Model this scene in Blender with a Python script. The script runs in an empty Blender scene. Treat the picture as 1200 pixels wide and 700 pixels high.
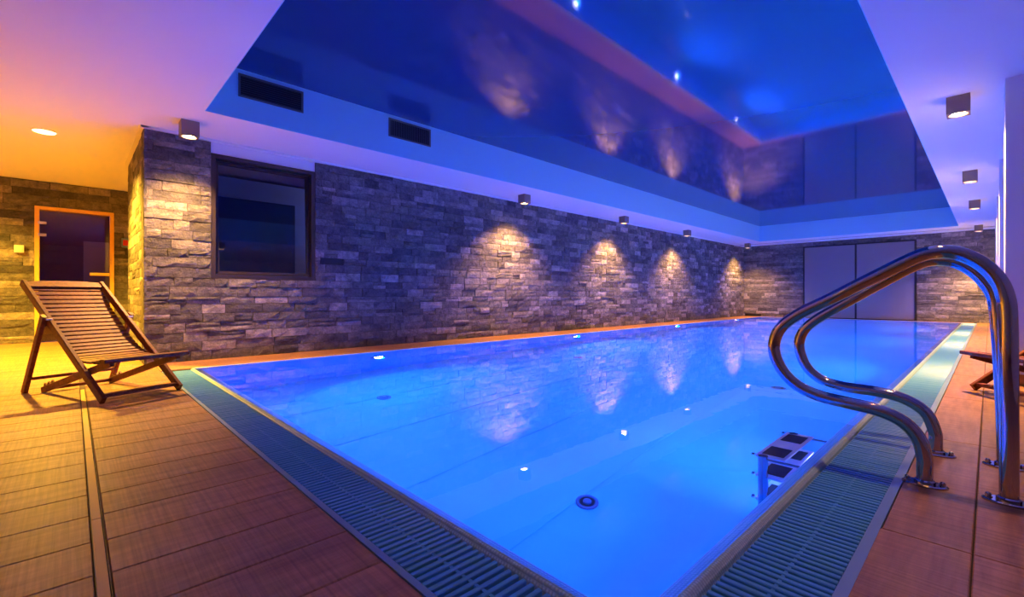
import bpy, bmesh, math, random
from mathutils import Vector, Matrix
random.seed(7)
R = math.radians
C = bpy.context.scene.collection
SC = bpy.context.scene

# ------------------------------------------------------------------ camera, world, exposure
cam_data = bpy.data.cameras.new('camera'); cam = bpy.data.objects.new('camera', cam_data); C.objects.link(cam)
cam_data.sensor_width = 36.0; cam_data.lens = 16.11; cam_data.shift_y = -3.0/1200
cam_data.clip_start = 0.02; cam_data.clip_end = 100
cam.location = (0, 0, 0.70); cam.rotation_euler = (R(90), 0, R(46.2))
SC.camera = cam
world = bpy.data.worlds.new('dusk'); SC.world = world; world.use_nodes = True
world.node_tree.nodes['Background'].inputs[0].default_value = (0.02, 0.03, 0.08, 1)
world.node_tree.nodes['Background'].inputs[1].default_value = 1.0
vs = SC.view_settings
SC.display_settings.display_device = 'sRGB'
vs.view_transform = 'Standard'; vs.look = 'None'; vs.exposure = -0.2; vs.gamma = 1.0; vs.use_curve_mapping = False

# light levels
BLUE = (0.0, 0.104, 1.0); POOL_W = 122.0
WARM = (1.0, 0.47, 0.13); SPOT_W = 580.0
AMBER = (1.0, 0.50, 0.035); DOWN_W = 1750.0
REAR = (1.0, 0.50, 0.15); REAR_W = 13.0

# ------------------------------------------------------------------ helpers
class MB:
    """collects vertices and faces of one mesh"""
    def __init__(s): s.v = []; s.f = []; s.smooth = []
    def add(s, vs, fs, smooth=False):
        o = len(s.v); s.v += [tuple(v) for v in vs]
        for f in fs: s.f.append(tuple(i+o for i in f)); s.smooth.append(smooth)
        return s
    def box(s, x0, x1, y0, y1, z0, z1):
        return s.add([(x0,y0,z0),(x1,y0,z0),(x1,y1,z0),(x0,y1,z0),(x0,y0,z1),(x1,y0,z1),(x1,y1,z1),(x0,y1,z1)],
            [(3,2,1,0),(4,5,6,7),(0,1,5,4),(1,2,6,5),(2,3,7,6),(3,0,4,7)])
    def bar(s, a, b, w, d, up=(0,0,1), ch=0.15):
        """a chamfered rectangular bar from a to b; w across, d along 'up'"""
        a = Vector(a); b = Vector(b); t = (b-a).normalized(); up = Vector(up)
        e = t.cross(up); e.normalize(); n = e.cross(t); n.normalize()
        c = ch*min(w, d)
        pr = [(-w/2+c,-d/2),(w/2-c,-d/2),(w/2,-d/2+c),(w/2,d/2-c),(w/2-c,d/2),(-w/2+c,d/2),(-w/2,d/2-c),(-w/2,-d/2+c)]
        V = [a+e*x+n*y for x,y in pr]+[b+e*x+n*y for x,y in pr]
        F = [(i,(i+1)%8,8+(i+1)%8,8+i) for i in range(8)]+[tuple(range(7,-1,-1)), tuple(range(8,16))]
        return s.add(V, F)
    def tube(s, pts, r, n=14, caps=True):
        pts = [Vector(p) for p in pts]; m = len(pts); rings = []; prev = None
        for i, p in enumerate(pts):
            t = (pts[min(i+1,m-1)]-pts[max(i-1,0)]).normalized()
            if prev is None:
                prev = t.orthogonal().normalized()
            prev = (prev - t*prev.dot(t)).normalized(); q = t.cross(prev)
            rr = r[i] if isinstance(r, (list,tuple)) else r
            rings.append([p+(prev*math.cos(2*math.pi*k/n)+q*math.sin(2*math.pi*k/n))*rr for k in range(n)])
        V = [v for ring in rings for v in ring]
        F = [(i*n+k, i*n+(k+1)%n, (i+1)*n+(k+1)%n, (i+1)*n+k) for i in range(m-1) for k in range(n)]
        s.add(V, F, True)
        if caps:
            s.add(rings[0], [tuple(range(n-1,-1,-1))]); s.add(rings[-1], [tuple(range(n))])
        return s
    def lathe(s, prof, c=(0,0,0), n=20, axis='z'):
        V = []
        for r, z in prof:
            for k in range(n):
                a = 2*math.pi*k/n
                p = (r*math.cos(a), r*math.sin(a), z)
                if axis == 'x': p = (z, p[0], p[1])
                V.append((p[0]+c[0], p[1]+c[1], p[2]+c[2]))
        F = [(i*n+k, i*n+(k+1)%n, (i+1)*n+(k+1)%n, (i+1)*n+k) for i in range(len(prof)-1) for k in range(n)]
        s.add(V, F, False)
        m = len(prof)
        s.add(V[:n], [tuple(range(n-1,-1,-1))]); s.add(V[(m-1)*n:], [tuple(range(n))])
        return s
    def mesh(s, name, mat=None):
        me = bpy.data.meshes.new(name); me.from_pydata(s.v, [], s.f)
        me.polygons.foreach_set('use_smooth', s.smooth); me.update()
        if mat: me.materials.append(mat)
        return me
    def build(s, name, mat=None, parent=None):
        o = bpy.data.objects.new(name, s.mesh(name, mat)); C.objects.link(o)
        if parent: o.parent = parent
        return o

def link(name, me, parent=None, loc=(0,0,0)):
    o = bpy.data.objects.new(name, me); C.objects.link(o); o.location = loc
    if parent: o.parent = parent
    return o
def empty(name, loc=(0,0,0), rz=0):
    o = bpy.data.objects.new(name, None); C.objects.link(o); o.location = loc; o.rotation_euler = (0,0,rz)
    o.empty_display_size = 0.1; return o
def tag(o, label=None, cat=None, group=None, kind=None):
    if label: o['label'] = label
    if cat: o['category'] = cat
    if group: o['group'] = group
    if kind: o['kind'] = kind
    return o
def struct(o, label=None, cat=None):
    o['kind'] = 'structure'; return tag(o, label, cat)
def copy_tree(o, parent=None):
    c = o.copy(); C.objects.link(c)
    if parent: c.parent = parent
    for ch in [x for x in bpy.data.objects if x.parent == o]: copy_tree(ch, c)
    return c
def lamp(name, kind, loc, energy, color, parent=None, **kw):
    d = bpy.data.lights.new(name, kind); d.energy = energy; d.color = color
    for k, v in kw.items(): setattr(d, k, v)
    o = bpy.data.objects.new(name, d); C.objects.link(o); o.location = loc
    if parent: o.parent = parent
    return o
def catmull(P, n=6):
    P = [Vector(p) for p in P]; out = []
    for i in range(len(P)-1):
        p0 = P[max(i-1,0)]; p1 = P[i]; p2 = P[i+1]; p3 = P[min(i+2,len(P)-1)]
        for k in range(n):
            t = k/n
            out.append(0.5*((2*p1)+(p2-p0)*t+(2*p0-5*p1+4*p2-p3)*t*t+(3*p1-p0-3*p2+p3)*t**3))
    out.append(P[-1]); return out

# ------------------------------------------------------------------ materials
def mat(name, color, rough=0.5, metal=0.0, spec=0.5, emit=None, estr=0.0):
    m = bpy.data.materials.new(name); m.use_nodes = True
    b = m.node_tree.nodes['Principled BSDF']
    b.inputs['Base Color'].default_value = (*color, 1); b.inputs['Roughness'].default_value = rough
    b.inputs['Metallic'].default_value = metal; b.inputs['Specular IOR Level'].default_value = spec
    if emit: b.inputs['Emission Color'].default_value = (*emit, 1); b.inputs['Emission Strength'].default_value = estr
    return m
class NT:
    def __init__(s, m): s.t = m.node_tree; s.b = s.t.nodes['Principled BSDF']
    def n(s, typ, **kw):
        x = s.t.nodes.new(typ)
        for k, v in kw.items(): setattr(x, k, v)
        return x
    def l(s, a, b): s.t.links.new(a, b)
    def ramp(s, stops, fac):
        r = s.n('ShaderNodeValToRGB'); e = r.color_ramp.elements
        while len(e) < len(stops): e.new(0.5)
        for i, (p, c) in enumerate(stops): e[i].position = p; e[i].color = (*c, 1)
        s.l(fac, r.inputs[0]); return r.outputs[0]
    def noise(s, vec, scale, detail=4, rough=0.55):
        x = s.n('ShaderNodeTexNoise'); x.inputs['Scale'].default_value = scale
        x.inputs['Detail'].default_value = detail; x.inputs['Roughness'].default_value = rough
        if vec is not None: s.l(vec, x.inputs['Vector'])
        return x.outputs['Fac']
    def math(s, op, a, b):
        x = s.n('ShaderNodeMath', operation=op)
        for i, v in enumerate((a, b)):
            if isinstance(v, (int, float)): x.inputs[i].default_value = v
            else: s.l(v, x.inputs[i])
        return x.outputs[0]
    def mapping(s, vec, scale, loc=None):
        x = s.n('ShaderNodeMapping'); x.inputs['Scale'].default_value = scale; s.l(vec, x.inputs['Vector'])
        if loc is not None: s.l(loc, x.inputs['Location'])
        return x.outputs[0]
    def bump(s, h, strength, dist=0.01):
        x = s.n('ShaderNodeBump'); x.inputs['Strength'].default_value = strength; x.inputs['Distance'].default_value = dist
        s.l(h, x.inputs['Height']); s.l(x.outputs[0], s.b.inputs['Normal'])
    def pos(s): return s.n('ShaderNodeNewGeometry').outputs['Position']
    def rnd(s):
        g = s.n('ShaderNodeNewGeometry'); o = s.n('ShaderNodeObjectInfo')
        return s.math('FRACT', s.math('ADD', g.outputs['Random Per Island'], o.outputs['Random']), 0.0)
    def mix(s, fac, a, b, mode='MIX'):
        x = s.n('ShaderNodeMix', data_type='RGBA', blend_type=mode)
        if isinstance(fac, (int, float)): x.inputs[0].default_value = fac
        else: s.l(fac, x.inputs[0])
        for i, v in ((6, a), (7, b)):
            if isinstance(v, tuple): x.inputs[i].default_value = (*v, 1)
            else: s.l(v, x.inputs[i])
        return x.outputs[2]

def stone_mat():
    m = mat('split_stone', (.3,.28,.26), 0.75, spec=0.35); t = NT(m); p = t.pos(); r = t.rnd()
    base = t.ramp([(0,(.075,.076,.082)),(.3,(.122,.124,.130)),(.65,(.170,.166,.165)),(.88,(.245,.24,.238)),(1,(.34,.33,.33))], r)
    off = t.n('ShaderNodeCombineXYZ'); t.l(t.math('MULTIPLY', r, 37.0), off.inputs[0]); t.l(t.math('MULTIPLY', r, 11.0), off.inputs[2])
    v = t.mapping(p, (1.1,1.1,1.3), off.outputs[0])
    n1 = t.noise(v, 9, 9, 0.7); n2 = t.noise(v, 42, 6, 0.7)
    c = t.mix(0.8, base, t.ramp([(.36,(.45,.45,.48)),(.5,(.95,.93,.91)),(.64,(1.5,1.42,1.32))], n1), 'MULTIPLY')
    c = t.mix(0.5, c, t.ramp([(.3,(.5,.5,.5)),(.7,(1.3,1.3,1.3))], n2), 'MULTIPLY')
    t.l(c, t.b.inputs['Base Color'])
    t.bump(t.math('ADD', n1, t.math('MULTIPLY', n2, 0.5)), 1.0, 0.03); return m
def tile_mat():
    m = mat('wood_look_tile', (.4,.2,.1), 0.42, spec=0.4); t = NT(m); p = t.pos(); r = t.rnd()
    off = t.n('ShaderNodeCombineXYZ'); t.l(t.math('MULTIPLY', r, 23.0), off.inputs[0]); t.l(t.math('MULTIPLY', r, 57.0), off.inputs[1])
    v = t.mapping(p, (11, 1.3, 5), off.outputs[0])
    g1 = t.noise(v, 2.2, 8, 0.62)
    v2 = t.mapping(p, (1.5, 60, 5), off.outputs[0]); g2 = t.noise(v2, 1.6, 4, 0.6)
    c = t.ramp([(.25,(.19,.085,.036)),(.45,(.32,.16,.07)),(.6,(.40,.21,.095)),(.8,(.50,.28,.13))], g1)
    c = t.mix(0.8, c, t.ramp([(.3,(.55,.52,.5)),(.62,(1.15,1.15,1.15))], g2), 'MULTIPLY')
    c = t.mix(1.0, c, t.ramp([(0,(.88,.88,.88)),(1,(1.1,1.1,1.1))], r), 'MULTIPLY')
    t.l(c, t.b.inputs['Base Color']); t.bump(t.math('ADD', g1, t.math('MULTIPLY', g2, .5)), 0.25, 0.004); return m
def chair_mat():
    m = mat('oiled_teak', (.3,.1,.04), 0.5, spec=0.3); t = NT(m); p = t.n('ShaderNodeTexCoord').outputs['Object']; r = t.rnd()
    v = t.mapping(p, (14,14,14)); g = t.noise(v, 3, 6, .6)
    c = t.ramp([(.3,(.095,.019,.006)),(.55,(.18,.041,.013)),(.8,(.26,.070,.024))], g)
    c = t.mix(1.0, c, t.ramp([(0,(.8,.8,.8)),(1,(1.15,1.15,1.15))], r), 'MULTIPLY')
    t.l(c, t.b.inputs['Base Color']); return m
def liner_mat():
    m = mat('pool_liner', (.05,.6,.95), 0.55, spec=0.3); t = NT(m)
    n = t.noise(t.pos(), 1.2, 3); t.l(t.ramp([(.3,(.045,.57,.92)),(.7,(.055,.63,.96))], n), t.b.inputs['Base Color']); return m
def water_mat():
    m = bpy.data.materials.new('pool_water'); m.use_nodes = True; nt = m.node_tree
    nt.nodes.remove(nt.nodes['Principled BSDF'])
    g = nt.nodes.new('ShaderNodeBsdfGlass'); g.inputs['IOR'].default_value = 1.333; g.inputs['Roughness'].default_value = 0.0
    g.inputs['Color'].default_value = (1,1,1,1)
    geo = nt.nodes.new('ShaderNodeNewGeometry'); n = nt.nodes.new('ShaderNodeTexNoise'); n.inputs['Scale'].default_value = 5; n.inputs['Detail'].default_value = 2
    nt.links.new(geo.outputs['Position'], n.inputs['Vector'])
    b = nt.nodes.new('ShaderNodeBump'); b.inputs['Strength'].default_value = 0.15; b.inputs['Distance'].default_value = 0.003
    nt.links.new(n.outputs['Fac'], b.inputs['Height']); nt.links.new(b.outputs[0], g.inputs['Normal'])
    nt.links.new(g.outputs[0], nt.nodes['Material Output'].inputs['Surface']); return m
def glass_mat(name, tint, refl=.05):
    m = bpy.data.materials.new(name); m.use_nodes = True; nt = m.node_tree; nt.nodes.remove(nt.nodes['Principled BSDF'])
    tr = nt.nodes.new('ShaderNodeBsdfTransparent'); tr.inputs[0].default_value = (*tint, 1)
    gl = nt.nodes.new('ShaderNodeBsdfGlossy'); gl.inputs['Roughness'].default_value = 0.01
    lw = nt.nodes.new('ShaderNodeLayerWeight'); lw.inputs[0].default_value = 0.5
    pw = nt.nodes.new('ShaderNodeMath'); pw.operation = 'POWER'; nt.links.new(lw.outputs['Facing'], pw.inputs[0]); pw.inputs[1].default_value = 5
    fr = nt.nodes.new('ShaderNodeMapRange'); nt.links.new(pw.outputs[0], fr.inputs[0]); fr.inputs['To Min'].default_value = refl
    mx = nt.nodes.new('ShaderNodeMixShader'); nt.links.new(fr.outputs[0], mx.inputs[0]); nt.links.new(tr.outputs[0], mx.inputs[1]); nt.links.new(gl.outputs[0], mx.inputs[2])
    nt.links.new(mx.outputs[0], nt.nodes['Material Output'].inputs['Surface']); return m
def coping_mat():
    m = mat('dimpled_coping', (.62,.60,.52), 0.35, spec=0.5); t = NT(m)
    v = t.n('ShaderNodeTexVoronoi'); v.inputs['Scale'].default_value = 95; v.inputs['Randomness'].default_value = 0.15
    t.l(t.pos(), v.inputs['Vector']); t.bump(v.outputs['Distance'], 0.8, -0.004)
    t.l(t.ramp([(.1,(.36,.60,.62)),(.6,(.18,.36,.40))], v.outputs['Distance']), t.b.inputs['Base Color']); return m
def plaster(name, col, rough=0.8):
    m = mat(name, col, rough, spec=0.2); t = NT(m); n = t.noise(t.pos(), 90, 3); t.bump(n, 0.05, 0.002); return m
M = dict(tread=mat('brushed_tread_steel', (.62,.70,.78), .5, .2),nozzle=mat('nozzle_plastic', (.05,.16,.30), .4),pooltint=plaster('recess_pool_tint', (.28,.68,.86), .5),stone=stone_mat(), tile=tile_mat(), teak=chair_mat(), liner=liner_mat(), water=water_mat(), coping=coping_mat(),  # recess sides: blue of the pool light put into the base colour
    white=plaster('white_plaster', (.70,.76,.80)), warmwhite=plaster('warm_plaster', (.74,.70,.64)),
    grout=mat('grout', (.055,.04,.03), .9), mortar=mat('dark_mortar', (.05,.048,.048), .95),
    film=mat('stretch_ceiling_film', (.012,.05,.17), .06, spec=.55),
    steel=mat('polished_steel', (.44,.41,.39), .07, 1.0), alu=mat('brushed_aluminium', (.17,.33,.52), .4, .2),
    slat=mat('grating_plastic', (.06,.33,.66), .38), trough=mat('gutter_trough', (.006,.009,.012), .9),
    bronze=mat('bronze_frame', (.055,.045,.045), .4, .5), lampbody=mat('brown_grey_lamp', (.26,.20,.17), .4, .6),
    lens=mat('warm_lens', (.8,.7,.5), .5, emit=(1,.62,.28), estr=70), amberlens=mat('amber_lens', (.8,.7,.5), .5, emit=(1,.66,.22), estr=14),
    uwlens=mat('underwater_lens', (.8,.8,.9), .3, emit=(.85,.75,1), estr=60),
    black=mat('black_plastic', (.012,.012,.014), .5), rubber=mat('black_rubber', (.01,.01,.012), .8),
    strap=mat('dark_strap', (.03,.015,.02), .9), panel=mat('grey_door_panel', (.22,.205,.21), .32, .3, .5),
    grille=mat('grille_grey', (.10,.12,.15), .5, .3), vent=mat('vent_dark', (.006,.006,.008), .9),
    brass=mat('hinge_metal', (.7,.62,.5), .3, .9), pine=mat('pale_pine', (.72,.46,.09), .5),
    saunawood=mat('dark_sauna_wood', (.24,.09,.05), .6), room=mat('dark_room_paint', (.7,.7,.72), .8),
    glass=glass_mat('window_glass', (.82,.84,.88), .06), darkglass=glass_mat('smoked_glass', (.72,.62,.64), .05),
    plastic=mat('white_plastic', (.75,.72,.66), .4), red=mat('red_display', (.5,.03,.02), .4), cream=mat('white_edge', (.72,.70,.66), .45))

# ------------------------------------------------------------------ key dimensions
XL, XR, YN, YF = -5.30, -0.553, 0.895, 16.67     # water edges
WX = -5.95; EY = 16.93; H = 2.43; HR = 2.92; DEPTH = 1.31
SX = -9.87; BACK = -3.4; EAST = 2.3

# ------------------------------------------------------------------ the floor
fb = MB()
fb.box(SX-.1, EAST, BACK, 0.040, -.35, -.010)
fb.box(SX-.1, EAST, 0.0685, 0.593, -.35, -.010)
fb.box(SX-.1, -4.75, 0.040, 0.0685, -.35, -.010); fb.box(-4.75, EAST, 0.040, 0.0685, -.35, -.045)
fb.box(SX-.1, XL-.035, 0.593, EY+.1, -.35, -.010)
fb.box(XL-.035, -.228, YF+.03, EY+.1, -.35, -.010)
fb.box(-.228, EAST, 0.593, EY+.1, -.35, -.010)
fb.box(XL-.035, -.228, 0.593, 0.80, -.35, -.16); fb.box(-.46, -.228, 0.80, YF+.03, -.35, -.16)
floor = struct(fb.build('floor', M['grout']))
tile_cache = {}
def tile_mesh(w, l):
    k = (round(w,3), round(l,3))
    if k not in tile_cache:
        m = MB(); b = .0025
        m.add([(0,0,-.012),(w,0,-.012),(w,l,-.012),(0,l,-.012),(0,0,-b),(w,0,-b),(w,l,-b),(0,l,-b),(b,b,0),(w-b,b,0),(w-b,l-b,0),(b,l-b,0)],
            [(0,1,5,4),(1,2,6,5),(2,3,7,6),(3,0,4,7),(4,5,9,8),(5,6,10,9),(6,7,11,10),(7,4,8,11),(8,9,10,11)])
        tile_cache[k] = m.mesh('tile', M['tile'])
    return tile_cache[k]
G = .0035
def tiles(x0, x1, y0, y1): link('tile', tile_mesh(x1-x0-G, y1-y0-G), floor, (x0+G/2, y0+G/2, 0))
rest = MB()
def rest_tile(x0, x1, y0, y1):
    me = tile_mesh(x1-x0-G, y1-y0-G)
    rest.add([(v.co.x+x0+G/2, v.co.y+y0+G/2, v.co.z) for v in me.vertices], [tuple(p.vertices) for p in me.polygons])
P = .2145
xs = [-1.54+P*k for k in range(-39, 18)]
for i in range(len(xs)-1):
    a, b = xs[i], min(xs[i+1], EAST)
    if a > -.24: continue
    if b > -.24: b = -.245
    vis = a < -.8
    sft = -.012
    (tiles if vis else rest_tile)(a, b, .0688, .592)
    (tiles if (a > -9.9 and a < -1.2) else rest_tile)(a+sft, b+sft, -1.265, .040)
    (tiles if a < -3.2 and a > -6 else rest_tile)(a+sft, b+sft, -2.565, -1.265)
    rest_tile(a+sft, b+sft, BACK, -2.565)
    if b < XL-.03:
        if b < WX-.0: 
            if a < -7.7:
                for q in range(3): (tiles if q == 0 else rest_tile)(a, b, .592+1.3*q, .592+1.3*(q+1))
for r in range(13):                               # strip between the left wall and the water
    y0 = .592+1.3*r; y1 = min(y0+1.3, EY)
    for q in range(3): tiles(WX-.02+q*.205, WX-.02+(q+1)*.205, y0, y1)
for q in range(22): tiles(XL-.035+q*.23, XL-.035+(q+1)*.23, YF+.03, EY)
cols = [(-.245,-.032)]+[(-.032+P*k, -.032+P*(k+1)) for k in range(11)]
cols[0] = (-.227, -.032)
for j in range(-3, 12):
    y0 = 1.76+1.3*j; y1 = min(y0+1.3, EY)
    for i, (a, b) in enumerate(cols):
        if y0 < .5:                               # near the camera, beside the left field
            a2 = -.245 if i == 0 else a
            rest_tile(a2, b, max(y0, BACK), y1)
        elif j == -1: (rest_tile)(a, b, y0, y1)
        elif i < 5 and y0 < 5.4: tiles(a, b, y0, y1)
        elif a < .1: tiles(a, b, y0, y1)
        elif y0 > 5.3 and i > 2: continue
        else: rest_tile(a, b, y0, y1)
ro = rest.build('tiles', M['tile'], floor); ro['kind'] = 'stuff'

# slot drain across the deck
sd = empty('slot_drain', (-2.6, .055, 0)); tag(sd, 'narrow pale metal slot drain crossing the wood-look deck under the left deck chair', 'drain')
m = MB()
for i in range(6):
    x0 = -4.70+i*.92
    m = MB(); m.box(x0+2.6, x0+.914+2.6, -.0125, .0095, -.03, -.001); o = m.build('cover_strip', M['pine'], sd)
m = MB(); m.box(-2.14, 4.0, -.0145, -.0128, -.03, .0012); m.box(-2.14, 4.0, .0118, .0132, -.03, .0012); m.build('channel_edge', M['bronze'], sd)

# ------------------------------------------------------------------ the pool
pb = MB()
pb.add([(XL,YN,-DEPTH),(XR,YN,-DEPTH),(XR,YF,-DEPTH),(XL,YF,-DEPTH),(XL,YN,-.054),(XR,YN,-.054),(XR,YF,-.054),(XL,YF,-.054)],
       [(0,1,2,3),(0,4,5,1),(1,5,6,2),(2,6,7,3),(3,7,4,0)])
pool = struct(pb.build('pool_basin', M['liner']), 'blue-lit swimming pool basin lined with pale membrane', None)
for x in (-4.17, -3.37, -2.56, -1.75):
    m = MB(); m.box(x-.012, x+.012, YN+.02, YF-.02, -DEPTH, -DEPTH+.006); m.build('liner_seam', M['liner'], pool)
m = MB(); m.box(XL-.035, XL+.001, YN-.05, YF+.03, -.08, .003); m.build('edge_strip', M['cream'], pool)
m = MB(); m.box(XL, -.46, YF-.001, YF+.03, -.08, .003); m.build('edge_strip', M['cream'], pool)
prof = [(0,-.16),(0,-.055),(.006,-.036),(.018,-.020),(.034,-.009),(.047,-.001),(.055,.003),(.063,.001),(.072,-.008),(.081,-.022),(.086,-.04),(.086,-.16)]
cm = MB(); V = []
for d, z in prof: V += [(XL-.035, YN-d, z), (XR+d, YN-d, z), (XR+d, YF+.03, z)]
F = []
for i in range(len(prof)-1):
    for k in range(2): F.append((i*3+k, i*3+k+1, (i+1)*3+k+1, (i+1)*3+k))
cm.add(V, F, True); cm.build('coping', M['coping'], pool)
wm = MB(); x0, x1, y0, y1 = XL-.001, XR+.052, YN-.052, YF+.001
wm.add([(x0,y0,0),(x1,y0,0),(x1,y1,0),(x0,y1,0)], [(0,1,2,3)])
water = wm.build('pool_water', M['water']); struct(water)

# overflow gratings
slat_near = MB().bar((0,0,0), (0,.192,0), .0135, .022).mesh('slat', M['slat'])
slat_right = MB().bar((0,0,0), (.207,0,0), .0155, .022).mesh('slat', M['slat'])
PIT = .0263
gn = empty('overflow_grating', (-2.8, .71, 0)); tag(gn, 'slatted overflow grating along the short pool end nearest the left deck chair', 'grating')
n = int((5.255-.47)/PIT)
for i in range(n): link('slat', slat_near, gn, (-5.255+PIT*(i+.5)+2.8, .615-.71, -.012+random.uniform(-.0008,.0008)))
m = MB(); m.box(-5.27+2.8, -.47+2.8, -.0045, .0045, -.018, -.004); m.build('connector', M['slat'], gn)
m = MB(); m.box(-5.29+2.8, -.262+2.8, .593-.71, .612-.71, -.06, .001); m.build('frame', M['alu'], gn)
gr = empty('overflow_grating', (-.36, 6, 0)); tag(gr, 'long slatted overflow grating along the right pool side under the steel handrails', 'grating')
n = int((YF-.63)/PIT); far = MB()
for i in range(n):
    y = .63+PIT*(i+.5); z = -.012+random.uniform(-.0008,.0008)
    if 30 <= i < 325: link('slat', slat_right, gr, (-.464+.36, y-6, z))
    else: far.bar((-.464+.36, y-6, z), (-.257+.36, y-6, z), .0155, .022)
fo = far.build('slats', M['slat'], gr); fo['kind'] = 'stuff'
m = MB(); m.box(-.004, .004, .63-6, YF-6, -.018, -.004); m.build('connector', M['slat'], gr)
m = MB(); m.box(-.255+.36, -.228+.36, .593-6, YF+.03-6, -.06, .001); m.build('frame', M['alu'], gr)

# pool lamps in the long walls
def pool_lamp(x, y, side, label):
    t = empty('underwater_lamp', (x, y, -.47)); tag(t, label, 'lamp', 'underwater lamps')
    s = 1 if side == 'L' else -1
    b = MB().lathe([(.10,0),(.10,.012*s),(.085,.02*s),(.085,.02*s)], axis='x').build('bezel', M['steel'], t)
    MB().lathe([(.06,.0201*s),(.05,.024*s)], axis='x').build('lens', M['uwlens'], t)
    o = lamp('underwater_light', 'SPOT', (.05*s,0,0), POOL_W*(5.2 if s > 0 else 2.7), BLUE, t, spot_size=R(152), spot_blend=.35, shadow_soft_size=.05)
    o.rotation_euler = (0, R(-90)*s, 0)
order = ['nearest the left deck chair', 'second from the left deck chair', 'third from the left deck chair', 'farthest from the left deck chair']
for k, y in enumerate((2.756, 6.685, 10.6, 14.4)):
    pool_lamp(XL, y, 'L', 'round bright underwater lamp in pool wall below stone wall, '+order[k])
for k, y in enumerate((2.756, 6.685, 10.6, 14.4)):
    pool_lamp(XR, y, 'R', 'round underwater lamp in pool wall below the right grating, '+order[k].replace('left deck chair','handrails'))

# floor nozzles
def nozzle(x, y, label):
    t = empty('floor_nozzle', (x, y, -DEPTH)); tag(t, label, 'nozzle', 'pool floor nozzles')
    MB().lathe([(.07,0),(.07,.008),(.06,.012),(.05,.012),(.048,.004),(.001,.004)]).build('flange', M['nozzle'], t)
    MB().lathe([(.046,.004),(.046,.010),(.034,.010),(.034,.005),(.001,.005)]).build('slot_ring', M['black'], t)
    MB().lathe([(.026,.005),(.026,.018),(.016,.022),(.001,.022)]).build('cap', M['nozzle'], t)
nozzle(-1.685, 2.245, 'round metal floor nozzle on the pool floor nearest the short grating, in front of handrails')
nozzle(-4.137, 2.218, 'round floor nozzle on the pool floor near the left deck chair end')
nozzle(-1.51, 5.25, 'small distant floor nozzle on the pool floor behind the curved handrail loops')
nozzle(-4.137, 5.3, 'distant floor nozzle on pool floor below the first lit patch of stone wall')

# ladder steps under water
ld = empty('pool_ladder', (XR-.12, 2.515, -.5)); tag(ld, 'submerged steel ladder with black-padded steps under the handrails', 'ladder')
for s in (-.235, .235):
    m = MB(); m.tube([(-.045,s,-.62),(-.045,s,.40)], .021); m.build('stringer', M['steel'], ld)
    m = MB(); m.tube([(-.045,s,.36),(.12,s,.36)], .012); m.build('wall_bracket', M['steel'], ld)
    m = MB(); m.tube([(-.045,s,-.55),(.12,s,-.55)], .012); m.build('wall_bracket', M['steel'], ld)
for k in range(4):
    z = .40-.25*k
    o = MB(); o.box(-.075,.045,-.24,.24,z-.022,z); tr = o.build('tread', M['tread'], ld)
    for a in (-.205, .065):
        p = MB(); p.box(-.060,.030,a,a+.14,z,z+.004); p.build('grip_pad', M['rubber'], tr)
    for s in (-.25, .25):
        b = MB(); b.lathe([(.012,0),(.012,.01),(.001,.012)], c=(-.095,s*.9,z-.012), axis='x', n=8); b.build('bolt', M['steel'], tr)

# ------------------------------------------------------------------ stone cladding
def stone_variant():
    nx, nz = 4, 2
    pts = []; idx = {}
    for j in range(nz+1):
        for i in range(nx+1):
            e = i in (0,nx) or j in (0,nz)
            d = .8+random.uniform(-.1,.1) if e else 1+random.uniform(-.2,.2)
            x = i/nx+(random.uniform(-.07,.07) if 0 < i < nx else (random.uniform(0,.012) if i == 0 else -random.uniform(0,.012)))
            z = j/nz+(random.uniform(-.16,.16) if 0 < j < nz else (random.uniform(0,.03) if j == 0 else -random.uniform(0,.03)))
            idx[i,j] = len(pts); pts.append((x, d, z))
    F = [(idx[i,j], idx[i+1,j], idx[i+1,j+1], idx[i,j+1]) for i in range(nx) for j in range(nz)]
    loop = [(i,0) for i in range(nx)]+[(nx,j) for j in range(nz)]+[(i,nz) for i in range(nx,0,-1)]+[(0,j) for j in range(nz,0,-1)]
    back = {}
    for k in loop:
        x, d, z = pts[idx[k]]; back[k] = len(pts); pts.append((x, 0, z))
    for a in range(len(loop)):
        p, q = loop[a], loop[(a+1)%len(loop)]
        F.append((idx[q], idx[p], back[p], back[q]))
    return pts, F
VAR = [stone_variant() for _ in range(16)]
VMESH = []
for pts, F in VAR:
    b = MB(); b.add(pts, F); VMESH.append(b.mesh('stone', M['stone']))
def courses(L, Ht, hole=None, seed=1, hgt=.1005, lmin=.13, lmax=.42):
    rg = random.Random(seed); out = []; zs = [0.0]; n = round(Ht/hgt)
    for i in range(1, n): zs.append(i*Ht/n+rg.uniform(-.012,.012))
    zs.append(Ht)
    if hole:
        for zz in hole[2:]:
            k = min(range(len(zs)), key=lambda i: abs(zs[i]-zz)); zs[k] = zz
    for i in range(n):
        z0, z1 = zs[i], zs[i+1]; u = -rg.uniform(0,.3)
        iv = [(0, L)]
        if hole and hole[2] < (z0+z1)/2 < hole[3]: iv = [(0, hole[0]), (hole[1], L)]
        while u < L:
            l = rg.uniform(lmin, lmax)
            for a, b in iv:
                p, q = max(u, a), min(u+l, b)
                if b-q < .06: q = b if u < b else q
                if p-a < .06 and p < u+l: p = a if u+l > a else p
                if q-p > .05:
                    if rg.random() < .16:
                        zm = (z0+z1)/2; out.append((p,q,z0,zm)); out.append((p,q,zm,z1))
                    else: out.append((p,q,z0,z1))
            u += l
    seen = set(); res = []
    for s in out:
        k = (round(s[0],2), round(s[2],2))
        if k not in seen: seen.add(k); res.append(s)
    return res
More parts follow.
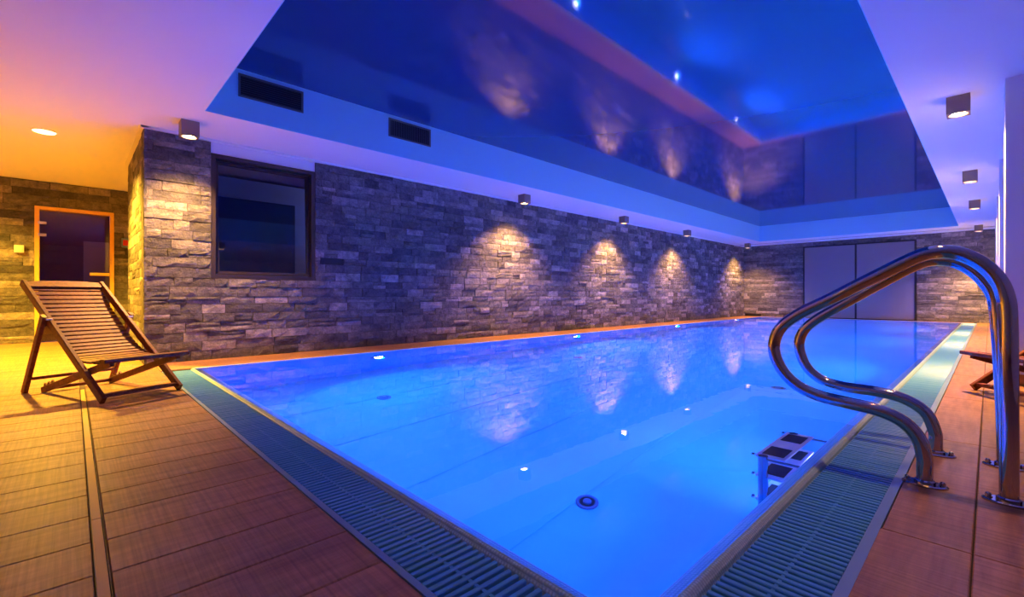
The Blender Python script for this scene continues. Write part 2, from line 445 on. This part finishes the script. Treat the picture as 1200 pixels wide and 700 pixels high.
def clad(parent, origin, uax, nax, stones, keep, seed=3, dep=(.022,.025,.028,.032,.038)):
    """stones in the wall plane; the nearest 'keep' are objects, the rest one joined part"""
    rg = random.Random(seed); o = Vector(origin); u = Vector(uax); n = Vector(nax); z = Vector((0,0,1))
    cp = Vector((0,0,.7))
    stones = sorted(stones, key=lambda s: ((o+u*(s[0]+s[1])/2+z*s[2])-cp).length)
    rest = MB()
    for i, (a, b, z0, z1) in enumerate(stones):
        g = .0015; v = rg.randrange(len(VAR)); d = rg.choice(dep)
        if i < keep:
            ob = link('stone', VMESH[v], parent)
            mx = Matrix((( (b-a-g)*u.x, d*n.x, 0, 0), ((b-a-g)*u.y, d*n.y, 0, 0), (0,0,z1-z0-g,0), (0,0,0,1)))
            mx.translation = o+u*(a+g/2)+z*(z0+g/2); ob.matrix_local = mx
        else:
            rest.add([o+u*(a+g/2+(b-a-g)*p[0])+n*(d*p[1])+z*(z0+g/2+(z1-z0-g)*p[2]) for p in VAR[v][0]], VAR[v][1])
    if rest.v:
        r = rest.build('stones', M['stone'], parent); r['kind'] = 'stuff'

# left wall with the window opening
B = WX-.025
WY0, WY1, WZ0, WZ1 = 1.105, 2.235, .895, 2.285
wl = MB()
wl.box(B-.2, B, .545, WY0, -.02, H); wl.box(B-.2, B, WY1, EY+.1, -.02, H); wl.box(B-.2, B, WY0, WY1, -.02, WZ0)
wl.box(B-.2, B, .522, .546, -.02, H)
wall_left = struct(wl.build('wall_left', M['mortar']))
m = MB(); m.box(B-.16, B+.0, WY0, WY1, WZ1, H); m.build('white_lintel', M['white'], wall_left)
YL0 = .522
st = courses(EY-YL0, 2.405, (WY0-YL0, WY1-YL0, WZ0, 2.405), 5)
st = [s for s in st if not (WY0-YL0 < (s[0]+s[1])/2 < WY1-YL0 and s[2] > WZ0-.01)]
clad(wall_left, (B, YL0, 0), (0,1,0), (1,0,0), st, 300, 11)
t1 = MB(); t1.box(B-.02, B+.05, .50, EY, H-.024, H-.001); struct(t1.build('trim_1', M['white']))

# window
wn = empty('window_1', (B, (WY0+WY1)/2, WZ0)); struct(wn, 'bronze framed tilted window in the dark stone wall'); wn['kind'] = 'structure'
hw = (WY1-WY0)/2; hh = WZ1-WZ0
m = MB(); fw = .045; x0, x1 = -.11, .012
m.box(x0,x1,-hw,-hw+fw,0,hh); m.box(x0,x1,hw-fw,hw,0,hh); m.box(x0,x1,-hw+fw,hw-fw,0,fw); m.box(x0,x1,-hw+fw,hw-fw,hh-fw,hh)
m.build('window_frame', M['bronze'], wn)
sash = MB(); sw = hw-fw-.006; sh = hh-2*fw-.012; f2 = .05
sash.box(-.03,.0,-sw,-sw+f2*.7,0,sh); sash.box(-.03,.0,sw-f2*.7,sw,0,sh); sash.box(-.03,.0,-sw,sw,0,f2*.7); sash.box(-.03,.0,-sw,sw,sh-f2*.7,sh)
so = sash.build('sash', M['bronze'], wn); so.location = (-.03, 0, fw+.006); so.rotation_euler = (0, R(-2.6), 0)
m = MB(); m.box(-.018,-.012,-sw+.03,sw-.03,.03,sh-.03); m.build('pane', M['glass'], so)
m = MB(); m.box(x0-.05, .02, -hw, hw, -.012, .0); m.build('window_sill', M['bronze'], wn)
# the dark room behind the window
rm = MB(); a, b, c, d = -7.68, B-.2, .73, 4.18
rm.add([(a,c,0),(b,c,0),(b,d,0),(a,d,0),(a,c,H),(b,c,H),(b,d,H),(a,d,H)], [(0,1,2,3),(7,6,5,4),(0,4,5,1),(2,6,7,3),(3,7,4,0)])
ro = struct(rm.build('wall_side_room', M['room']))
cb = MB(); cb.box(a+.01, a+.10, 1.40, 2.53, 1.05, 2.12); o = cb.build('wall_screen', M['black']); tag(o, 'large black screen on the wall of the dark room behind the window', 'screen')
lamp('room_fill', 'POINT', ((a+b)/2, 3.2, 2.2), 9, (.24,.28,1), shadow_soft_size=.15)  # added fill light without a fixture, brightens the room behind the pane

# return wall and corridor
wr = MB(); wr.box(-7.85, B, .545, .70, -.02, H); wr.box(-7.85, -7.70, .70, 4.2, -.02, H)
wall_return = struct(wr.build('wall_return', M['mortar']))
clad(wall_return, (-7.85, .545, 0), (1,0,0), (0,-1,0), courses(1.875+.027, 2.405, None, 8, .1005, .25, .6), 300, 12, (.020,.022,.024))
m = MB(); m.box(-7.88, B+.05, .495, .56, H-.02, H-.001); struct(m.build('trim_2', M['white']))
# sauna wall
DY0, DY1, DZ = -.41, .487, 2.05
ws = MB(); s0 = SX-.025
ws.box(s0-.2, s0, BACK, DY0, -.02, H); ws.box(s0-.2, s0, DY1, 4.3, -.02, H); ws.box(s0-.2, s0, DY0, DY1, DZ, H)
wall_sauna = struct(ws.build('wall_sauna', M['mortar']))
st = courses(4.3-(-1.9), 2.42, (DY0+1.9, DY1+1.9, 0, DZ), 21, .118, .25, .75)
clad(wall_sauna, (s0, -1.9, 0), (0,1,0), (1,0,0), st, 300, 13)
# sauna door
dr = empty('door_1', (s0, (DY0+DY1)/2, 0)); struct(dr)
hw = (DY1-DY0)/2
m = MB(); m.box(-.12,.045,-hw,-hw+.05,0,DZ); m.box(-.12,.045,hw-.05,hw,0,DZ); m.box(-.12,.045,-hw+.05,hw-.05,DZ-.05,DZ); m.build('door_frame', M['pine'], dr)
m = MB(); m.box(.0,.010,-hw+.055,hw-.055,.012,DZ-.06); g = m.build('glass_leaf', M['darkglass'], dr)
for z in (1.62, 1.80, .35):
    m = MB(); m.box(.004,.05,-hw+.035,-hw+.125,z-.02,z+.02); m.build('hinge', M['brass'], dr)
m = MB(); m.bar((.055,hw-.29,1.045),(.055,hw-.055,1.045),.04,.045); m.build('door_handle', M['pine'], dr)
sr = MB(); a, b, c, d = s0-2.2, s0-.2, -1.0, 1.3
sr.add([(a,c,0),(b,c,0),(b,d,0),(a,d,0),(a,c,H),(b,c,H),(b,d,H),(a,d,H)], [(0,1,2,3),(7,6,5,4),(0,4,5,1),(2,6,7,3),(3,7,4,0)])
wsr = struct(sr.build('wall_sauna_room', M['saunawood']))
for k in range(14):
    m = MB(); m.box(a+.005, a+.03, -1.0, .12, .15+.115*k, .255+.115*k); m.build('plank', M['saunawood'], wsr)
lamp('sauna_fill', 'POINT', ((a+b)/2, .2, 2.2), 7, (.9,.35,.55), shadow_soft_size=.15)  # added fill, no lamp of the sauna; lifts the interior behind the glass
m = MB(); m.box(a+.02,a+.06,.15,.62,0,1.75); m.build('pale_panel', M['warmwhite'], wsr)
# corridor end and rear shell
m = MB(); m.box(SX-.3, -7.7, 4.2, 4.4, -.02, H); struct(m.build('wall_corridor', M['warmwhite']))
m = MB(); m.box(SX-.3, EAST+.2, BACK-.2, BACK, -.02, H); struct(m.build('wall_rear', M['warmwhite']))
m = MB(); m.box(EAST, EAST+.2, BACK, 5.9, -.02, H); struct(m.build('wall_east', M['warmwhite']))
# far wall
we = MB(); we.box(B-.2, .6, EY+.025, EY+.25, -.02, H); wall_end = struct(we.build('wall_end', M['mortar']))
st = courses(.40-B, 2.40, (-4.15-B, -1.41-B, 0, 2.275), 31, .1, .25, .7)
clad(wall_end, (.40, EY+.025, 0), (-1,0,0), (0,-1,0), [(.40-B-b, .40-B-a, c, d) for a,b,c,d in st], 0, 14)
for k, (a, b) in enumerate(((-4.13,-2.777),(-2.777,-1.43))):
    dd = empty('door_%d' % (k+2), ((a+b)/2, EY, 0)); struct(dd); w = (b-a)/2
    m = MB(); m.box(-w,-w+.022,-.045,.02,0,2.27); m.box(w-.022,w,-.045,.02,0,2.27); m.box(-w+.022,w-.022,-.045,.02,2.235,2.27); m.box(-w+.022,w-.022,-.045,.02,0,.03); m.build('door_frame', M['black'], dd)
    m = MB(); m.box(-w+.024,w-.024,-.03,.0,.032,2.233); m.build('door_panel', M['panel'], dd)
# right side: wall, pilasters
m = MB(); m.box(.36, .6, 5.85, EY+.1, -.02, H); wall_right = struct(m.build('wall_right', M['white']))
m = MB(); m.box(.085, EAST+.1, 5.35, 5.86, -.02, H); p1 = struct(m.build('wall_pilaster', M['white']))
for k, y in enumerate((8.47, 11.6, 14.75)):
    m = MB(); m.box(.085, .36, y, y+.52, -.02, H); struct(m.build('pilaster', M['white']))
    m = MB(); m.box(.075, .36, y-.01, y+.53, 0, .08); struct(m.build('baseboard_right', M['tile']))
m = MB(); m.box(.075, EAST, 5.338, 5.35, 0, .085); m.box(.073,.085,5.338,5.87,0,.085); struct(m.build('baseboard_front', M['tile']))
m = MB(); m.box(.35, .36, 5.86, EY, 0, .08); struct(m.build('baseboard_side', M['tile']))

# ------------------------------------------------------------------ ceiling
RX0, RX1, RY0, RY1 = -5.08, -.53, .89, 15.8
cm = MB()
cm.box(SX-.3, EAST+.2, BACK-.2, RY0, H, HR+.02); cm.box(SX-.3, EAST+.2, RY1, EY+.25, H, HR+.02)
cm.box(SX-.3, RX0, RY0, RY1, H, HR+.02); cm.box(RX1, EAST+.2, RY0, RY1, H, HR+.02)
ceiling = struct(cm.build('ceiling', M['white']))
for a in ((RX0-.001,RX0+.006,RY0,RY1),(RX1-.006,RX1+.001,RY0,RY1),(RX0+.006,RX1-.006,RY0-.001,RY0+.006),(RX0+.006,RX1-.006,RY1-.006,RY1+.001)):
    m = MB(); m.box(*a, H+.0005, HR); m.build('recess_tint', M['pooltint'], ceiling)  # thin faces over the plaster, tinted blue to carry the pool light
m = MB(); m.box(RX0-.05, RX1+.05, RY0-.05, RY1+.05, HR, HR+.05); struct(m.build('ceiling_stretch_film', M['film']))
m = MB(); m.box(B, .36, 16.46, 16.50, H-.004, H+.001); struct(m.build('trim_3', M['vent']))
m = MB(); m.box(B, .40, EY-.045, EY+.02, H-.022, H-.001); struct(m.build('trim_4', M['white']))
# ventilation grilles in the recess side
for k, (y0, y1, lb) in enumerate(((1.166,1.776,'dark ventilation grille in the blue-lit ceiling recess nearest the stone pillar'),(2.78,3.383,'dark ventilation grille in blue-lit ceiling recess farther from the stone pillar'))):
    w = (y1-y0)/2; t = empty('ventilation_grille', (RX0, (y0+y1)/2, 2.65)); tag(t, lb, 'vent', 'recess ventilation grilles')
    hv = .225
    m = MB(); m.box(.004,.018,-w,-w+.018,0,hv); m.box(.004,.018,w-.018,w,0,hv); m.box(.004,.018,-w+.018,w-.018,0,.018); m.box(.004,.018,-w+.018,w-.018,hv-.018,hv); m.build('frame', M['grille'], t)
    m = MB(); m.box(.005,.008,-w+.018,w-.018,.018,hv-.018); m.build('backing', M['vent'], t)
    if k == 0:
        for q in range(9):
            z = .028+q*.021; m = MB(); m.bar((.012,-w+.018,z),(.012,w-.018,z),.009,.0035,(.7,0,.7)); m.build('louver', M['black'], t)
    else:
        for q in range(24):
            y = -w+.03+q*(2*w-.06)/23; m = MB(); m.bar((.012,y,.018),(.012,y,hv-.018),.010,.003,(.7,.7,0)); m.build('louver', M['grille'], t)

# ------------------------------------------------------------------ luminaires
def box_spot(x, y, label, power, group):
    t = empty('surface_spotlight', (x, y, H)); tag(t, label, 'spotlight', group)
    a = .075; b = .062; h = .15; m = MB()
    V = [(-a,-a,0),(a,-a,0),(a,a,0),(-a,a,0),(-a,-a,-h),(a,-a,-h),(a,a,-h),(-a,a,-h)]; F = [(0,1,2,3),(4,5,1,0),(5,6,2,1),(6,7,3,2),(7,4,0,3)]
    n = 24; ring = []; 
    sq = []
    for k in range(n):
        an = 2*math.pi*(k+.5)/n; c, s = math.cos(an), math.sin(an); q = a/max(abs(c),abs(s)); sq.append((c*q,s*q,-h)); ring.append((c*b,s*b,-h))
    o = len(V); V += sq+ring+[(p[0]*.95,p[1]*.95,-h+.03) for p in ring]
    for k in range(n):
        k2 = (k+1)%n
        F.append((o+k,o+n+k,o+n+k2,o+k2)); F.append((o+n+k,o+2*n+k,o+2*n+k2,o+n+k2))
    m.add(V, F); m.build('housing', M['lampbody'], t)
    MB().lathe([(.058,-h+.022),(.058,-h+.03)]).build('lens', M['lens'], t)
    lamp('spot_light', 'SPOT', (0,0,-h-.012), power, WARM, t, spot_size=R(116), spot_blend=1.0, shadow_soft_size=.03)
order = ['on the stone pillar beside the window', 'first past the window', 'second past the window', 'third past the window', 'in the far corner']
for k, y in enumerate((.838, 5.587, 8.673, 11.69, 16.05)):
    box_spot(-5.52, y, 'square ceiling spotlight glowing above the left stone wall, '+order[k], SPOT_W*1.25, 'spotlights above the stone wall')
order = ['nearest the camera', 'second from the camera', 'third from the camera', 'next to the far wall']
for k, y in enumerate((5.576, 8.99, 11.8, 16.0)):
    box_spot(-.19, y, 'square ceiling spotlight on the violet soffit by the pilasters, '+order[k], SPOT_W*1.9, 'spotlights along the right side')
box_spot(-.19, 2.4, 'square ceiling spotlight above the handrails', SPOT_W*.15, 'spotlights along the right side')
def downlight(x, y, label, power, col):
    t = empty('recessed_downlight', (x, y, H)); tag(t, label, 'downlight', 'recessed downlights')
    MB().lathe([(.105,0),(.105,-.006),(.09,-.008),(.088,-.001),(.001,-.001)]).build('trim_ring', M['white'], t)
    MB().lathe([(.086,-.002),(.084,-.009)], n=28).build('lens', M['amberlens'], t)
    lamp('downlight_lamp', 'SPOT', (0,0,-.03), power, col, t, spot_size=R(140), spot_blend=.8, shadow_soft_size=.07)
downlight(-6.874, -.214, 'bright round recessed downlight in the orange corridor ceiling', DOWN_W*1.45, AMBER)
downlight(-8.9, -1.6, 'round recessed downlight over the sauna corridor, left of the view', DOWN_W, AMBER)
downlight(-8.9, 2.4, 'round recessed downlight deep in corridor behind the stone pillar', DOWN_W*.6, AMBER)
for x in (-5.2, -2.4): downlight(x, -2.4, 'round recessed downlight in the ceiling behind the camera, '+('nearer' if x < -4 else 'farther from')+' the sauna', REAR_W, REAR)

# ------------------------------------------------------------------ steel handrails
def rail(y, pts, label):
    x0 = pts[0][0]; t = empty('handrail', (x0, y, 0)); tag(t, label, 'handrail', 'steel pool handrails')
    P3 = [Vector((x-x0, 0, z)) for x, z in pts]
    MB().tube(catmull(P3, 5), .0245, 20).build('bent_tube', M['steel'], t)
    for px in (0, pts[-1][0]-x0):
        m = MB(); n = 28; V = []
        for z, s in ((.0005,1),(.006,1),(.009,.9)):
            for k in range(n):
                a = 2*math.pi*k/n; V.append((px+math.cos(a)*.066*s, math.sin(a)*.042*s, z))
        F = [(i*n+k,i*n+(k+1)%n,(i+1)*n+(k+1)%n,(i+1)*n+k) for i in range(2) for k in range(n)]+[tuple(range(2*n,3*n)), tuple(range(n-1,-1,-1))]
        m.add(V, F); m.lathe([(.031,.008),(.031,.018),(.026,.022)], c=(px,0,0)); fl = m.build('flange', M['steel'], t)
        for s in (-1, 1):
            b = MB(); b.lathe([(.011,.008),(.011,.012),(.0085,.012),(.0085,.020),(.006,.023),(.001,.024)], c=(px+s*.049,0,0), n=10); b.build('bolt', M['steel'], fl)
near = [(-.167,.0),(-.167,.06),(-.168,.10),(-.186,.172),(-.235,.226),(-.308,.253),(-.4,.264),(-.506,.279),(-.589,.316),(-.649,.385),(-.673,.471),(-.649,.552),(-.579,.618),(-.45,.694),(-.32,.772),(-.197,.843),(-.137,.861),(-.08,.853),(-.025,.817),(.016,.762),(.036,.70),(.042,.625),(.044,.42),(.045,.21),(.045,.0)]
rail(2.28, near, 'polished steel pool handrail standing in front of the other, nearer the camera')
farp = [(-.165,.0),(-.166,.06),(-.168,.10),(-.198,.178),(-.268,.227),(-.363,.246),(-.5,.252),(-.592,.274),(-.659,.334),(-.692,.434),(-.673,.515),(-.611,.582),(-.48,.674),(-.36,.757),(-.238,.836),(-.173,.857),(-.102,.845),(-.042,.797),(.002,.726),(.018,.662),(.026,.55),(.034,.372),(.040,.2),(.043,.0)]
rail(2.75, farp, 'polished steel pool handrail standing behind the other, nearer the right deck chair')

# ------------------------------------------------------------------ deck chairs
def deck_chair(label):
    t = empty('deck_chair'); tag(t, label, 'deck chair', 'wooden deck chairs')
    W = .497
    def P(b, s, z): return (-b, s, z)          # b back from the front foot, s across from the left
    up = (.61, 0, .79)
    for s in (.014, W-.014):
        m = MB(); m.bar(P(0,s,.02), P(1.035,s,.80), .028, .052, up); m.build('side_rail', M['teak'], t)
        m = MB(); m.lathe([(.010,-.004),(.010,.0),(.004,.004)], c=(0,0,0), n=10); 
    m = MB(); m.bar(P(.035,.028,.045), P(.035,W-.028,.045), .045, .024); m.build('bottom_bar', M['teak'], t)
    # slightly crowned top bar
    m = MB(); V = []; n = 10
    for k in range(n+1):
        s = .028+(W-.056)*k/n; cr = .014*(1-(2*k/n-1)**2)
        c = Vector(P(1.005,s,.782)); a = Vector((-.79,0,.61)); q = Vector((.61,0,.79))
        for x, y in ((-.03,-.011),(.03+cr,-.011),(.03+cr,.011),(-.03,.011)): V.append(c+a*x+q*y)
    F = [(4*k+i,4*k+(i+1)%4,4*k+4+(i+1)%4,4*k+4+i) for k in range(n) for i in range(4)]+[(3,2,1,0),(4*n,4*n+1,4*n+2,4*n+3)]
    m.add(V, F); m.build('top_bar', M['teak'], t)
    for s in (.045, W-.045):
        m = MB(); m.bar(P(.825,s,.018), P(-.03,s,.262), .026, .045); o = m.build('seat_rail', M['teak'], t)
        for b in (.80,.75,.70):
            z = .018+(.825-b)*.285+.026; k = MB(); k.bar(P(b,s,z-.006), P(b-.012,s,z+.014), .026, .012, (0,1,0)); k.build('notch_peg', M['teak'], o)
    m = MB(); m.bar(P(-.045,-.012,.278), P(-.045,W+.012,.278), .05, .026); m.build('front_bar', M['teak'], t)
    m = MB(); m.bar(P(.80,.058,.028), P(.80,W-.058,.028), .024, .022); m.build('rear_bar', M['teak'], t)
    for s in (-.016, W+.016):
        m = MB(); m.bar(P(.665,s,.56), P(.935,s,.0), .026, .046, (.9,0,.43)); lg = m.build('leg', M['teak'], t)
        k = MB(); k.bar(P(.642,s+(.02 if s < 0 else -.02)*.1,.535), P(.642,s+(.035 if s < 0 else -.035),.535), .014, .014); k.build('pivot_bolt', M['brass'], lg)
    m = MB(); m.bar(P(.86,-.002,.105), P(.86,W+.002,.105), .022, .022); m.build('prop_bar', M['teak'], t)
    path = catmull([P(1.0,0,.772),P(.93,0,.693),P(.853,0,.613),P(.765,0,.535),P(.677,0,.462),P(.59,0,.390),P(.508,0,.334),P(.41,0,.283),P(.31,0,.256),P(.2,0,.250),P(.088,0,.268),P(-.01,0,.288)], 12)
    L = [0]
    for i in range(1, len(path)): L.append(L[-1]+(path[i]-path[i-1]).length)
    def at(d):
        for i in range(1, len(path)):
            if L[i] >= d:
                f = (d-L[i-1])/(L[i]-L[i-1]); return path[i-1].lerp(path[i], f), (path[i]-path[i-1]).normalized()
        return path[-1], (path[-1]-path[-2]).normalized()
    N = 27; s0, s1 = .034, W-.034; sm = None
    for k in range(N):
        p, tg = at(.03+(L[-1]-.07)*k/(N-1)); nn = Vector((-tg.z, 0, tg.x)); nn = nn if nn.z > 0 else -nn
        if sm is None: sm = MB().bar((0,0,0), (0,s1-s0,0), .032, .013).mesh('slat', M['teak'])
        o = link('slat', sm, t, (p.x, s0, p.z)); o.rotation_euler = (0, math.atan2(-tg.z, tg.x), 0)
    for s in (.10, W-.10):
        m = MB(); pts = [at(L[-1]*k/40)[0]+Vector((0,0,-.012)) for k in range(41)]; V = []
        for p in pts: V += [(p.x,s-.022,p.z),(p.x,s+.022,p.z),(p.x,s+.022,p.z-.004),(p.x,s-.022,p.z-.004)]
        F = [(4*k+i,4*k+(i+1)%4,4*k+4+(i+1)%4,4*k+4+i) for k in range(40) for i in range(4)]+[(3,2,1,0),(160,161,162,163)]
        m.add(V, F); m.build('strap', M['strap'], t)
    return t
c1 = deck_chair('slatted wooden deck chair standing on the orange-lit deck by the sauna door')
c1.location = (-3.975, .131, 0); c1.rotation_euler = (0,0,R(23.2))
c2 = copy_tree(c1); c2['label'] = 'slatted wooden deck chair half hidden behind the steel handrails, beside the violet pilaster'
c2.rotation_euler = (0,0,R(180+38))
c2.location = (-.095, 4.84, 0)

# ------------------------------------------------------------------ small wall fittings by the sauna
t = empty('thermostat', (SX+.03, .625, 1.57)); tag(t, 'small red and grey control unit right of the sauna door', 'thermostat')
m = MB(); m.box(-.02,.035,-.045,.045,-.075,.075); m.build('casing', M['alu'], t)
m = MB(); m.box(.035,.039,-.03,.03,-.045,.045); m.build('display', M['red'], t)
t = empty('light_switch', (SX+.03, -.566, 1.39)); tag(t, 'square white light switch on stone left of the sauna door', 'switch')
m = MB(); m.box(-.02,.018,-.05,.05,-.055,.055); m.build('plate', M['plastic'], t)
m = MB(); m.box(.018,.024,-.032,.032,-.034,.034); m.build('rocker', M['plastic'], t)
